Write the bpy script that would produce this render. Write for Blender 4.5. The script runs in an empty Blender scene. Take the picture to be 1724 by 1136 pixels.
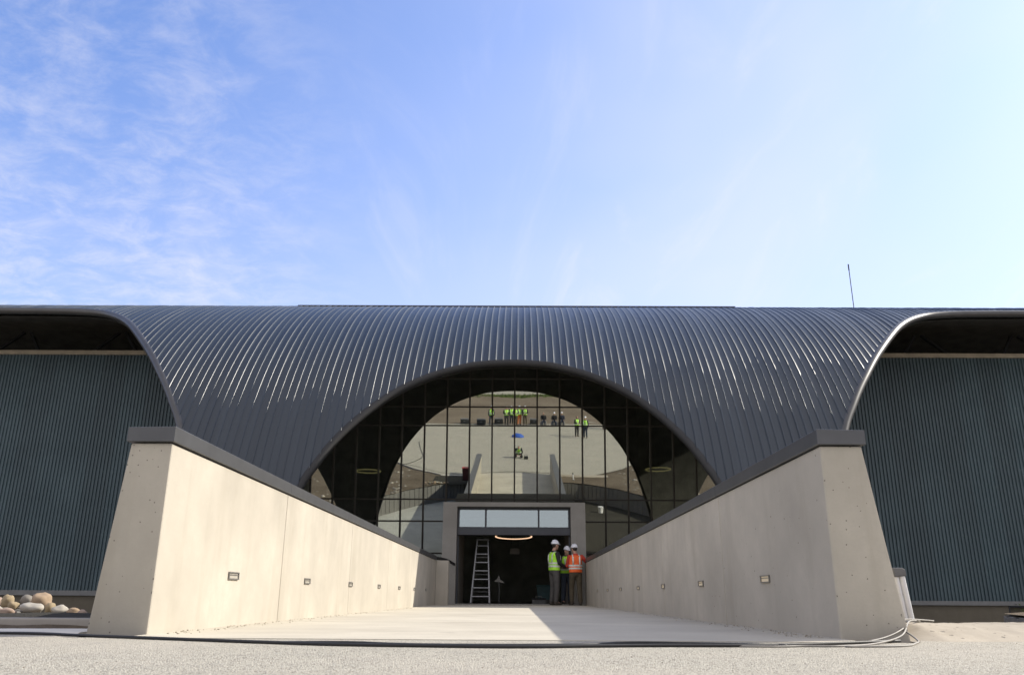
import bpy, bmesh, math, random
import numpy as np
from mathutils import Vector, Matrix, Quaternion, noise as mnoise
rnd = random.Random(7)
sc = bpy.context.scene
C = sc.collection
rad = math.radians

# ------------------------------------------------------------------ camera, light, exposure
PITCH, YAW, ROLL, EYE = 17.75, 0.5, 0.35, 0.25
cd = bpy.data.cameras.new('camera'); cam = bpy.data.objects.new('camera', cd); C.objects.link(cam)
cd.sensor_width = 36.0; cd.lens = 1360.0 / 1724.0 * 36.0
cd.clip_start = 0.03; cd.clip_end = 20000
p_, y_, r_ = rad(PITCH), rad(YAW), rad(ROLL)
fwd = Vector((-math.sin(y_) * math.cos(p_), math.cos(y_) * math.cos(p_), math.sin(p_)))
rgt = Vector((math.cos(y_), math.sin(y_), 0)); upv = rgt.cross(fwd)
r2 = rgt * math.cos(r_) + upv * math.sin(r_); u2 = upv * math.cos(r_) - rgt * math.sin(r_)
M = Matrix((r2, u2, -fwd)).transposed().to_4x4(); M.translation = (0, 0, EYE)
cam.matrix_world = M
cd.dof.use_dof = True; cd.dof.focus_distance = 14.0; cd.dof.aperture_fstop = 5.6
sc.camera = cam

SUN = Vector((1.0, 0.45, 0.754)).normalized()
sun_el = math.asin(SUN.z); sun_az = math.atan2(SUN.x, SUN.y)
ld = bpy.data.lights.new('sun', 'SUN'); ld.energy = 3.9; ld.angle = rad(0.53); ld.color = (1.0, 0.93, 0.82)
lo = bpy.data.objects.new('sun', ld); C.objects.link(lo)
lo.rotation_euler = (-SUN).to_track_quat('-Z', 'Y').to_euler(); lo.location = (60, 0, 60)

w = bpy.data.worlds.new('World'); sc.world = w; w.use_nodes = True
def build_world():
    nt = w.node_tree; nt.nodes.clear(); N = nt.nodes.new; L = nt.links.new
    out = N('ShaderNodeOutputWorld'); bg = N('ShaderNodeBackground'); bg.inputs['Strength'].default_value = 0.122
    sky = N('ShaderNodeTexSky'); sky.sky_type = 'NISHITA'; sky.sun_disc = False
    sky.sun_elevation = sun_el; sky.sun_rotation = sun_az
    sky.altitude = 200; sky.air_density = 1.0; sky.dust_density = 1.2; sky.ozone_density = 2.5
    tc = N('ShaderNodeTexCoord'); sep = N('ShaderNodeSeparateXYZ'); L(tc.outputs['Generated'], sep.inputs[0])
    def math_(op, a, b=None, clamp=False):
        m = N('ShaderNodeMath'); m.operation = op; m.use_clamp = clamp
        for i, v in enumerate((a, b)):
            if v is None: continue
            if isinstance(v, (int, float)): m.inputs[i].default_value = v
            else: L(v, m.inputs[i])
        return m.outputs[0]
    # flat cloud layer: direction projected on a high plane
    zz = math_('ADD', math_('MAXIMUM', sep.outputs[2], 0.0), 0.22)
    cmb = N('ShaderNodeCombineXYZ'); L(math_('DIVIDE', sep.outputs[0], zz), cmb.inputs[0]); L(math_('DIVIDE', sep.outputs[1], zz), cmb.inputs[1])
    def noise(scale, detail, rough, dist, rot=0, sx=1, sy=1, loc=(0, 0, 0)):
        mp = N('ShaderNodeMapping'); mp.inputs['Rotation'].default_value = (0, 0, rot); mp.inputs['Scale'].default_value = (sx, sy, 1)
        mp.inputs['Location'].default_value = loc
        L(cmb.outputs[0], mp.inputs[0]); n = N('ShaderNodeTexNoise'); L(mp.outputs[0], n.inputs['Vector'])
        n.inputs['Scale'].default_value = scale; n.inputs['Detail'].default_value = detail
        n.inputs['Roughness'].default_value = rough; n.inputs['Distortion'].default_value = dist
        return n.outputs['Fac']
    def ramp(v, lo_, hi_, a=0.0, b=1.0):
        m = N('ShaderNodeMapRange'); m.interpolation_type = 'SMOOTHSTEP'; L(v, m.inputs[0])
        for k, x in zip(('From Min', 'From Max', 'To Min', 'To Max'), (lo_, hi_, a, b)): m.inputs[k].default_value = x
        return m.outputs[0]
    dp = N('ShaderNodeVectorMath'); dp.operation = 'DOT_PRODUCT'; L(tc.outputs['Generated'], dp.inputs[0]); dp.inputs[1].default_value = SUN
    # thin high veil, scattering forward: brighter near the sun
    phase = math_('POWER', math_('MAXIMUM', math_('ADD', math_('MULTIPLY', dp.outputs['Value'], 0.5), 0.5), 0.0), 5.0)
    big = ramp(noise(0.75, 4, 0.5, 0.6, loc=(3.1, 0.4, 0)), 0.30, 0.72, 0.55, 1.15)
    veil = math_('MULTIPLY', math_('MULTIPLY', phase, 0.84), big)
    # long wisps and a rippled patch
    wisp = ramp(noise(1.7, 10, 0.62, 1.3, rot=0.55, sx=2.2, sy=0.7, loc=(1.9, 2.3, 0)), 0.50, 0.84)
    rip = ramp(noise(10.0, 7, 0.66, 0.35, rot=-0.5, sx=1.0, sy=1.35), 0.34, 0.80)
    left = math_('MULTIPLY', ramp(noise(0.8, 3, 0.5, 0.3, loc=(5.2, 1.0, 0)), 0.20, 0.55, 0.25, 1.0), ramp(sep.outputs[0], -0.12, -0.42))
    cl = math_('ADD', math_('MULTIPLY', wisp, 0.20), math_('MULTIPLY', math_('MULTIPLY', rip, left), 0.30))
    hz = ramp(sep.outputs[2], 0.64, 0.10, 0.03, 0.42)
    back = math_('MULTIPLY', ramp(sep.outputs[1], 0.30, -0.35, 0.0, 0.85), ramp(noise(0.9, 4, 0.5, 0.4, loc=(1.3, 7.0, 0)), 0.2, 0.7, 0.75, 1.1))   # pale cloud sheet added over the unseen rest of the sky to whiten fill
    fac = math_('MINIMUM', math_('ADD', math_('ADD', math_('ADD', veil, cl), hz), back), 0.93)
    mix = N('ShaderNodeMix'); mix.data_type = 'RGBA'; L(fac, mix.inputs[0])
    tint = N('ShaderNodeMix'); tint.data_type = 'RGBA'; tint.blend_type = 'MULTIPLY'; tint.inputs[0].default_value = 1.0
    L(sky.outputs[0], tint.inputs[6]); tint.inputs[7].default_value = (0.64, 0.965, 1.44, 1)
    L(tint.outputs[2], mix.inputs[6]); mix.inputs[7].default_value = (5.12, 4.95, 5.2, 1)
    L(mix.outputs[2], bg.inputs['Color']); L(bg.outputs[0], out.inputs[0])
build_world()
sc.view_settings.view_transform = 'Standard'; sc.view_settings.look = 'None'
sc.view_settings.exposure = 0.71; sc.view_settings.gamma = 1.0

# ------------------------------------------------------------------ helpers
def tag(o, label=None, cat=None, group=None, kind=None):
    for k, v in (('label', label), ('category', cat), ('group', group), ('kind', kind)):
        if v: o[k] = v
    return o
def empty(name, loc=(0, 0, 0), rz=0.0):
    o = bpy.data.objects.new(name, None); C.objects.link(o); o.location = loc; o.rotation_euler = (0, 0, rz); o.empty_display_size = 0.1
    return o
def obj(name, bm, mats, parent=None, smooth=False, loc=None, angle=None):
    me = bpy.data.meshes.new(name); bm.normal_update(); bm.to_mesh(me); bm.free()
    for m in (mats if isinstance(mats, (list, tuple)) else [mats]): me.materials.append(m)
    if smooth:
        me.polygons.foreach_set('use_smooth', [True] * len(me.polygons))
        if angle: me.set_sharp_from_angle(angle=rad(angle))
    o = bpy.data.objects.new(name, me); C.objects.link(o)
    if parent: o.parent = parent
    if loc: o.location = loc
    return o
def copy_tree(o, parent=None):
    c = o.copy(); C.objects.link(c); c.parent = parent
    for ch in list(o.children): copy_tree(ch, c)
    return c
def box(bm, x0, x1, y0, y1, z0, z1, bev=0.0, mi=0):
    v = [bm.verts.new((x, y, z)) for z in (z0, z1) for y in (y0, y1) for x in (x0, x1)]
    fs = [bm.faces.new([v[i] for i in q]) for q in ((0, 2, 3, 1), (4, 5, 7, 6), (0, 1, 5, 4), (2, 6, 7, 3), (0, 4, 6, 2), (1, 3, 7, 5))]
    for f in fs: f.material_index = mi
    if bev:
        es = list({e for f in fs for e in f.edges})
        r = bmesh.ops.bevel(bm, geom=es, offset=bev, segments=2, profile=0.5, affect='EDGES')
        for f in r['faces']: f.material_index = mi
    return v
def poly(bm, pts, mi=0):
    f = bm.faces.new([bm.verts.new(p) for p in pts]); f.material_index = mi; return f
def prism(bm, outline, axis, a, b, bev=0.0):
    """outline of 2-D points extruded along axis ('x','y','z') from a to b"""
    def P(p, t):
        return {'x': (t, p[0], p[1]), 'y': (p[0], t, p[1]), 'z': (p[0], p[1], t)}[axis]
    A = [bm.verts.new(P(p, a)) for p in outline]; B = [bm.verts.new(P(p, b)) for p in outline]
    fs = [bm.faces.new(A), bm.faces.new(B[::-1])]
    n = len(A)
    for i in range(n): fs.append(bm.faces.new((A[i], B[i], B[(i + 1) % n], A[(i + 1) % n])))
    bmesh.ops.recalc_face_normals(bm, faces=fs)
    if bev: bmesh.ops.bevel(bm, geom=list({e for f in fs for e in f.edges}), offset=bev, segments=2, profile=0.5, affect='EDGES')
def catmull(pts, sub=6):
    P = [Vector(p) for p in pts]; out = []
    for i in range(len(P) - 1):
        a, b, c, d = P[max(i - 1, 0)], P[i], P[i + 1], P[min(i + 2, len(P) - 1)]
        for k in range(sub):
            t = k / sub
            out.append(0.5 * ((2 * b) + (c - a) * t + (2 * a - 5 * b + 4 * c - d) * t * t + (3 * b - a - 3 * c + d) * t ** 3))
    out.append(P[-1]); return out
def loft(bm, pts, radii, seg=10, side=(1, 0, 0), dome=True, mi=0):
    """closed tube along pts; radii = r or (r along side, r across)"""
    P = [Vector(p) for p in pts]; R = [(r, r) if isinstance(r, (int, float)) else r for r in radii]
    if dome:
        d0 = (P[0] - P[1]).normalized(); d1 = (P[-1] - P[-2]).normalized()
        P = [P[0] + d0 * min(R[0]) * .6, P[0] + d0 * min(R[0]) * .35] + P + [P[-1] + d1 * min(R[-1]) * .35, P[-1] + d1 * min(R[-1]) * .6]
        sc_ = lambda r, k: (r[0] * k, r[1] * k)
        R = [sc_(R[0], .35), sc_(R[0], .8)] + R + [sc_(R[-1], .8), sc_(R[-1], .35)]
    rings = []; s = Vector(side)
    for i, p in enumerate(P):
        t = (P[min(i + 1, len(P) - 1)] - P[max(i - 1, 0)])
        t = t.normalized() if t.length > 1e-9 else Vector((0, 0, 1))
        s = s - t * s.dot(t)
        if s.length < 1e-5: s = t.orthogonal()
        s.normalize(); b = t.cross(s)
        rings.append([bm.verts.new(p + s * (R[i][0] * math.cos(a)) + b * (R[i][1] * math.sin(a))) for a in (2 * math.pi * k / seg for k in range(seg))])
    fs = []
    for A, B in zip(rings, rings[1:]):
        for k in range(seg): fs.append(bm.faces.new((A[k], A[(k + 1) % seg], B[(k + 1) % seg], B[k])))
    fs.append(bm.faces.new(rings[0][::-1])); fs.append(bm.faces.new(rings[-1]))
    for f in fs: f.material_index = mi
    return rings
def tube(bm, pts, r, seg=8, mi=0): return loft(bm, pts, [r] * len(pts), seg, dome=False, mi=mi)
def ellipsoid(bm, c, r, u=12, v=8, rot=None):
    m = Matrix.Translation(Vector(c)) @ (rot.to_4x4() if rot else Matrix()) @ Matrix.Diagonal((*r, 1))
    return bmesh.ops.create_uvsphere(bm, u_segments=u, v_segments=v, radius=1.0, matrix=m)['verts']
def fused(name, bm, voxel, mats, parent=None, smooth_it=2):
    """one continuous skin from overlapping closed pieces"""
    me = bpy.data.meshes.new('tmp'); bmesh.ops.recalc_face_normals(bm, faces=bm.faces); bm.to_mesh(me); bm.free()
    t = bpy.data.objects.new('tmp', me); C.objects.link(t)
    m = t.modifiers.new('r', 'REMESH'); m.mode = 'VOXEL'; m.voxel_size = voxel
    if smooth_it:
        s = t.modifiers.new('s', 'SMOOTH'); s.factor = 0.5; s.iterations = smooth_it
    dg = bpy.context.evaluated_depsgraph_get(); dg.update()
    me2 = bpy.data.meshes.new_from_object(t.evaluated_get(dg)); me2.name = name
    bpy.data.objects.remove(t); bpy.data.meshes.remove(me)
    me2.materials.clear()
    for mm in (mats if isinstance(mats, (list, tuple)) else [mats]): me2.materials.append(mm)
    me2.polygons.foreach_set('use_smooth', [True] * len(me2.polygons))
    o = bpy.data.objects.new(name, me2); C.objects.link(o)
    if parent: o.parent = parent
    return o

# ------------------------------------------------------------------ materials
class NT:
    def __init__(s, name):
        s.m = bpy.data.materials.new(name); s.m.use_nodes = True; s.t = s.m.node_tree
        s.b = s.t.nodes['Principled BSDF']; s.out = s.t.nodes['Material Output']
        s.tc = s.t.nodes.new('ShaderNodeTexCoord').outputs['Object']
    def n(s, typ): return s.t.nodes.new('ShaderNode' + typ)
    def l(s, a, b): s.t.links.new(a, b)
    def put(s, sock, v):
        if isinstance(v, bpy.types.NodeSocket): s.l(v, sock)
        else: sock.default_value = v
    def map(s, scale=(1, 1, 1), loc=(0, 0, 0)):
        m = s.n('Mapping'); s.l(s.tc, m.inputs[0]); m.inputs['Scale'].default_value = scale; m.inputs['Location'].default_value = loc; return m.outputs[0]
    def noise(s, scale, detail=4, rough=.55, vec=None, dist=0.0):
        n = s.n('TexNoise'); s.l(vec or s.tc, n.inputs['Vector'])
        n.inputs['Scale'].default_value = scale; n.inputs['Detail'].default_value = detail; n.inputs['Roughness'].default_value = rough; n.inputs['Distortion'].default_value = dist
        return n.outputs['Fac']
    def vor(s, scale, vec=None, out='Distance', rnd_=1.0):
        n = s.n('TexVoronoi'); s.l(vec or s.tc, n.inputs['Vector']); n.inputs['Scale'].default_value = scale; n.inputs['Randomness'].default_value = rnd_
        return n.outputs[out]
    def rng(s, v, a, b, c=0.0, d=1.0):
        n = s.n('MapRange'); s.l(v, n.inputs[0])
        for k, x in zip(('From Min', 'From Max', 'To Min', 'To Max'), (a, b, c, d)): n.inputs[k].default_value = x
        return n.outputs[0]
    def mth(s, op, a, b=0.0):
        n = s.n('Math'); n.operation = op; s.put(n.inputs[0], a); s.put(n.inputs[1], b); return n.outputs[0]
    def mix(s, f, a, b, mode='MIX'):
        n = s.n('Mix'); n.data_type = 'RGBA'; n.blend_type = mode; s.put(n.inputs[0], f)
        for i, v in ((6, a), (7, b)): s.put(n.inputs[i], (*v, 1) if isinstance(v, tuple) and len(v) == 3 else v)
        return n.outputs[2]
    def cell(s, axis, size, off=0.0):
        sp = s.n('SeparateXYZ'); s.l(s.tc, sp.inputs[0]); v = s.mth('FLOOR', s.mth('DIVIDE', s.mth('SUBTRACT', sp.outputs[axis], off), size))
        n = s.n('TexWhiteNoise'); n.noise_dimensions = '1D'; s.l(v, n.inputs['W']); return n.outputs['Value']
    def bump(s, h, strength=.3, dist=.01):
        n = s.n('Bump'); s.l(h, n.inputs['Height']); n.inputs['Strength'].default_value = strength; n.inputs['Distance'].default_value = dist
        s.l(n.outputs[0], s.b.inputs['Normal'])
    def base(s, v): s.put(s.b.inputs['Base Color'], (*v, 1) if isinstance(v, tuple) and len(v) == 3 else v)
    def set(s, **k):
        for a, v in k.items(): s.put(s.b.inputs[a.replace('_', ' ')], v)
        return s
def simple(name, col, rough=.6, var=.25, scale=6.0, metal=0.0, spec=.5, bump=0.0):
    t = NT(name); f = t.noise(scale, 5)
    lo_ = tuple(c * (1 - var) for c in col); hi_ = tuple(min(1, c * (1 + var)) for c in col)
    t.base(t.mix(t.rng(f, .3, .7), lo_, hi_)); t.set(Roughness=rough, Metallic=metal, Specular_IOR_Level=spec)
    if bump: t.bump(t.noise(scale * 6, 4), bump)
    return t.m
def concrete(name, col, pores=1.0, stain=.35, bump=.35, psize=.12, pscale=13, prob=.62, panel=0.0):
    t = NT(name)
    a = t.noise(.9, 6, .6); b = t.noise(7, 6, .65); c = t.noise(60, 3, .6)
    st = t.noise(1.0, 5, .6, vec=t.map((3.2, 3.2, .35)))
    k = t.mix(t.rng(a, .32, .7), tuple(x * (1 - stain * .55) for x in col), tuple(min(1, x * 1.08) for x in col))
    k = t.mix(t.rng(b, .35, .75, 0, .55), k, tuple(x * .82 for x in col))
    k = t.mix(t.rng(st, .52, .78, 0, stain), k, (col[0] * .62, col[1] * .60, col[2] * .56))
    k = t.mix(t.rng(c, .55, .75, 0, .3), k, tuple(x * .72 for x in col))
    if panel: k = t.mix(t.mth('MULTIPLY', t.cell(1, 3.46, 5.0), panel), k, tuple(x * .74 for x in col))
    # air pores: a sparse set of small round pits
    d = t.vor(pscale); rn = t.vor(pscale, out='Color')
    sp = t.n('SeparateColor'); t.l(rn, sp.inputs[0])
    size = t.mth('MULTIPLY', t.mth('GREATER_THAN', sp.outputs[0], prob), t.mth('MULTIPLY', t.mth('POWER', sp.outputs[1], 2.6), psize))
    pit = t.mth('MULTIPLY', t.mth('LESS_THAN', d, size), pores)
    k = t.mix(t.mth('MULTIPLY', pit, .75), k, (.06, .055, .05))
    t.base(k); t.set(Roughness=.86, Specular_IOR_Level=.25)
    t.bump(t.mth('SUBTRACT', t.mth('ADD', t.mth('MULTIPLY', b, .5), t.mth('MULTIPLY', c, .3)), pit), bump, .006)
    return t.m
def road_mat():
    t = NT('chip_seal')
    v = t.vor(125, out='Color'); sp = t.n('SeparateColor'); t.l(v, sp.inputs[0]); d = t.vor(125)
    k = t.mix(sp.outputs[0], (.345, .325, .265), (.585, .555, .465))
    k = t.mix(t.mth('GREATER_THAN', sp.outputs[1], .93), k, (.075, .07, .065))
    k = t.mix(t.rng(d, .45, .75, 0, .55), k, (.17, .155, .13))
    k = t.mix(t.rng(t.noise(.55, 6, .6), .42, .72, 0, .55), k, (.49, .445, .37))
    k = t.mix(t.rng(t.noise(2.3, 6, .65), .5, .78, 0, .35), k, (.25, .235, .21))
    t.base(k); t.set(Roughness=.9, Specular_IOR_Level=.2)
    t.bump(t.mth('SUBTRACT', t.noise(140, 2), t.mth('MULTIPLY', d, .9)), .75, .008)
    return t.m
def ramp_mat():
    t = NT('ramp_concrete')
    a = t.noise(.7, 6, .6); b = t.noise(1.0, 6, .65, vec=t.map((.8, 5.0, 1)), dist=.4); c = t.noise(40, 4)
    k = t.mix(t.rng(a, .3, .7), (.425, .39, .315), (.555, .515, .42))
    k = t.mix(t.rng(b, .55, .75, 0, .5), k, (.30, .27, .215))
    k = t.mix(t.rng(c, .5, .8, 0, .35), k, (.32, .28, .235))
    k = t.mix(t.rng(t.noise(1.6, 4, .6, vec=t.map((1, 1.6, 1), (4, 2, 0))), .66, .72, 0, .45), k, (.16, .145, .13))
    t.base(k); t.set(Roughness=.82, Specular_IOR_Level=.3); t.bump(t.mth('ADD', c, b), .25, .006)
    return t.m
def soil_mat(name, a, b, c, sc_=1.0):
    t = NT(name)
    k = t.mix(t.rng(t.noise(.35 * sc_, 6, .65), .35, .68), a, b)
    k = t.mix(t.rng(t.noise(6 * sc_, 5, .7), .5, .75, 0, .7), k, c)
    t.base(k); t.set(Roughness=.95, Specular_IOR_Level=.1); t.bump(t.noise(14 * sc_, 6, .7), .8, .05)
    return t.m
def metal_roof():
    t = NT('dark_standing_seam')
    a = t.noise(1.0, 5, .6, vec=t.map((4.5, .35, .35))); b = t.noise(9, 4)
    k = t.mix(t.rng(a, .3, .7), (.016, .025, .036), (.031, .043, .057)); k = t.mix(t.rng(b, .5, .8, 0, .4), k, (.015, .023, .033))
    k = t.mix(t.mth('MULTIPLY', t.cell(0, .222, -26.0), .45), k, (.012, .020, .030))
    t.base(k); t.set(Roughness=t.rng(a, .3, .7, .32, .43), Specular_IOR_Level=.55)
    t.bump(t.noise(1.0, 4, .55, vec=t.map((2.2, .9, .9))), .25, .06)
    return t.m
def cladding_mat():
    t = NT('blue_grey_corrugated_metal')
    a = t.noise(.5, 6, .65); d = t.noise(3.5, 8, .75); k = t.mix(t.rng(a, .3, .7), (.057, .090, .103), (.084, .128, .144))
    k = t.mix(t.rng(d, .56, .80, 0, .75), k, (.15, .20, .20))
    k = t.mix(t.mth('MULTIPLY', t.cell(0, .945, .3), .4), k, (.045, .062, .070))
    t.base(k); t.set(Roughness=.5, Specular_IOR_Level=.5)
    return t.m
def glass_mat(name, refl, tint, col):
    t = NT(name); t.t.nodes.remove(t.b)
    g = t.n('BsdfGlossy'); g.inputs['Roughness'].default_value = 0.0; g.inputs['Color'].default_value = (*col, 1)
    tr = t.n('BsdfTransparent'); tr.inputs['Color'].default_value = (*tint, 1)
    mx = t.n('MixShader'); fr = t.n('LayerWeight'); fr.inputs['Blend'].default_value = .22
    t.l(t.rng(fr.outputs['Fresnel'], 0.0, 1.0, refl, 1.0), mx.inputs[0]); t.l(tr.outputs[0], mx.inputs[1]); t.l(g.outputs[0], mx.inputs[2])
    bp = t.n('Bump'); bp.inputs['Strength'].default_value = .03; bp.inputs['Distance'].default_value = .02
    t.l(t.noise(.9, 2, .4), bp.inputs['Height']); t.l(bp.outputs[0], g.inputs['Normal'])
    t.l(mx.outputs[0], t.out.inputs[0]); return t.m
def glow(name, col, s):
    t = NT(name); t.base(col); t.set(Emission_Color=(*col, 1), Emission_Strength=s, Roughness=.5); return t.m

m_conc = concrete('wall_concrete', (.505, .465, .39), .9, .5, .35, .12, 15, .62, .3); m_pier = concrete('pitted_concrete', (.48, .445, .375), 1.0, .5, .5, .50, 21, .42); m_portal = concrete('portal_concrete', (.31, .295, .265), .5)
m_ret = concrete('retaining_concrete', (.19, .185, .175), .4); m_plinth = concrete('plinth_concrete', (.16, .14, .105), .3)
m_kerb = concrete('kerb_stone', (.36, .33, .29), .6); m_sunstrip = concrete('sunlit_ground_tone', (.78, .74, .64), .2); m_road = road_mat(); m_ramp = ramp_mat()
m_apron = concrete('rough_apron', (.44, .39, .31), .8, .7, 1.0, .45, 26, .5)
m_soil = soil_mat('gravel_soil', (.12, .095, .068), (.19, .155, .115), (.08, .065, .05), 1.6)
m_darksoil = soil_mat('dark_soil', (.045, .042, .036), (.07, .066, .055), (.03, .028, .024), 1.4)
m_field = soil_mat('dry_dirt', (.17, .135, .10), (.25, .205, .155), (.12, .10, .075), .6)
m_ground = soil_mat('far_ground', (.36, .34, .29), (.43, .40, .34), (.28, .27, .20), .05)
m_court = concrete('court_paving', (.46, .46, .42), .2)
m_roof = metal_roof(); m_trim = simple('roof_edge_metal', (.085, .084, .082), .38, .12, 3, .45)
m_arch = simple('arch_edge_metal', (.020, .020, .020), .6, .15, 3, 0)
m_darktrim = simple('dark_edge_metal', (.045, .045, .048), .4, .15, 3, .3)
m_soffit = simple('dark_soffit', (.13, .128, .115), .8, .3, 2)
m_clad = cladding_mat(); m_rail = simple('grey_flashing', (.17, .17, .165), .45, .12, 4, .2)
m_beam = simple('beige_beam', (.42, .36, .27), .7, .2, 2.5)
m_cop = simple('coping_metal', (.088, .090, .094), .42, .1, 5, .35)
m_mull = simple('bronze_mullion', (.040, .034, .024), .6, .15, 3, 0)
m_glass = glass_mat('mirror_glass', .40, (.58, .61, .54), (.93, .95, .88)); m_glass2 = glass_mat('transom_glass', .33, (.5, .55, .55), (.82, .90, .88))
m_frame = simple('anthracite_frame', (.045, .048, .055), .45, .1, 4, .2)
m_int = simple('interior_dark', (.24, .235, .205), .7, .3, 1.5); m_intfloor = simple('interior_floor', (.24, .235, .21), .45, .2, 2)
m_alu = simple('aluminium', (.26, .26, .26), .45, .12, 8, .6); m_lamp = simple('lamp_housing', (.20, .195, .185), .4, .12, 12, .5)
m_black = simple('black_rubber', (.018, .018, .018), .6, .2, 20); m_greyc = simple('pale_cable', (.25, .235, .21), .6, .15, 15)
m_white = simple('white_plastic', (.74, .74, .73), .4, .06, 10); m_grey = simple('grey_plastic', (.13, .13, .13), .5, .15, 10)
m_red = simple('red_plastic', (.42, .035, .03), .45, .15, 6); m_blue = simple('blue_tarpaulin', (.03, .10, .42), .55, .3, 9, bump=.3)
m_ring = glow('warm_ring', (1.0, .64, .40), .75); m_ring2 = glow('dim_ring', (.80, .66, .34), .32)
m_teal = simple('teal_plastic', (.05, .13, .14), .5, .2, 6); m_hose = simple('dark_hose', (.03, .03, .03), .7, .2, 8)
m_skin = simple('skin', (.46, .27, .19), .55, .1, 12); m_hi = simple('lime_vest', (.46, .92, .06), .7, .14, 14); m_hi2 = simple('orange_vest', (.95, .15, .03), .7, .14, 14)
m_refl = simple('reflective_band', (.72, .73, .66), .4, .08, 20); m_helm = simple('white_helmet', (.82, .83, .88), .3, .04, 10)
m_navy = simple('navy_jacket', (.022, .026, .045), .8, .3, 14); m_blackc = simple('black_jacket', (.02, .02, .021), .85, .3, 14)
m_tr1 = simple('grey_trousers', (.085, .08, .075), .85, .2, 12); m_tr2 = simple('khaki_trousers', (.085, .068, .042), .85, .2, 12); m_jean = simple('dark_jeans', (.035, .045, .065), .85, .25, 12)
m_orange = simple('orange_trousers', (.60, .17, .05), .8, .2, 12); m_boot = simple('work_boots', (.05, .04, .03), .7, .2, 12); m_hair = simple('dark_hair', (.025, .018, .012), .7, .2, 30)
m_eye = simple('eye_dark', (.02, .015, .012), .3, .1, 30)
m_grass = simple('verge_grass', (.09, .13, .03), .9, .4, 1.5)

# ------------------------------------------------------------------ setting: ground, plaza, banks
XC = -0.14                                     # middle of the ramp
def lerp_tab(tab, x): return float(np.interp(x, [a for a, _ in tab], [b for _, b in tab]))
Y0 = [(0, 5.16), (2.72, 5.16), (2.9, 6.0), (5, 5.6), (7, 3.5), (10, -2), (14, -6), (40, -9), (70, -10)]
Y1 = [(2.5, 7.8), (4.2, 8.3), (6, 9.9), (7.8, 12.5), (9.2, 16), (12, 19.5), (40, 21.5), (70, 22)]
def hn(x, y, s, a): return a * mnoise.noise((x * s, y * s, 3.7))
def strips(name, xs, ys_of, z_of, mats, nj, **kw):
    bm = bmesh.new(); G = []
    for x in xs:
        ys = ys_of(x); G.append([bm.verts.new((x, ys[0] + (ys[1] - ys[0]) * j / nj, 0)) for j in range(nj + 1)])
    for i, col in enumerate(G):
        for j, v in enumerate(col): v.co.z = z_of(v.co.x, v.co.y, j / nj)
    for A, B in zip(G, G[1:]):
        for j in range(nj): bm.faces.new((A[j], B[j], B[j + 1], A[j + 1]))
    bmesh.ops.recalc_face_normals(bm, faces=bm.faces)
    if bm.faces and sum(f.normal.z for f in bm.faces) < 0: bmesh.ops.reverse_faces(bm, faces=bm.faces)
    return obj(name, bm, mats, smooth=True)
bm = bmesh.new(); poly(bm, [(-4000, -4000, -1.2), (4000, -4000, -1.2), (4000, 4000, -1.2), (-4000, 4000, -1.2)])
tag(obj('ground', bm, m_ground), kind='structure')
xs = sorted({s * v for s in (1, -1) for v in (0, 1.2, 2.4, 2.72, 2.9, 3.4, 4, 5, 6, 7, 8, 9, 10, 12, 14, 18, 24, 32, 45, 60)})
tag(strips('plaza', xs, lambda x: (-23.0, lerp_tab(Y0, abs(x - XC))), lambda x, y, t: hn(x, y, .5, .006) * min(1, max(0, (5 - y) / 3)), m_road, 24), kind='structure')
bm = bmesh.new(); poly(bm, [(-60, 2.5, -1.1), (60, 2.5, -1.1), (60, 40, -1.1), (-60, 40, -1.1)])
tag(obj('court_paving', bm, m_court), kind='structure')
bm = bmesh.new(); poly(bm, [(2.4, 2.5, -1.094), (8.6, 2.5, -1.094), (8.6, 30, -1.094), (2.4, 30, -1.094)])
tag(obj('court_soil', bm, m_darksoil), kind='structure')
xs = [-80 + 2 * i for i in range(81)]
tag(strips('dirt_field', xs, lambda x: (-50.0, -21.0), lambda x, y, t: .02 + .9 * (1 - t) ** 1.2 * .5 + hn(x, y, .35, .22) * min(1, (1 - t) * 6) - (.9 if t == 0 else 0), m_field, 24), kind='structure')
for s in (-1, 1):
    xs = [XC + s * (2.56 + .22 * i) for i in range(40)] + [XC + s * (11.5 + 1.5 * i) for i in range(30)]
    def zb(x, y, t, s=s):
        ax = abs(x - XC)
        if t == 0: return -.03
        if t == 1: return .0
        return .045 * min(1, t * 12) - .03 * t + hn(x * 3, y * 3, .8, .03)
    tag(strips('gravel_bank', xs, lambda x: (lerp_tab(Y0, max(2.95, abs(x - XC))), lerp_tab(Y1, abs(x - XC))), zb, m_soil, 16), kind='structure')

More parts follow.
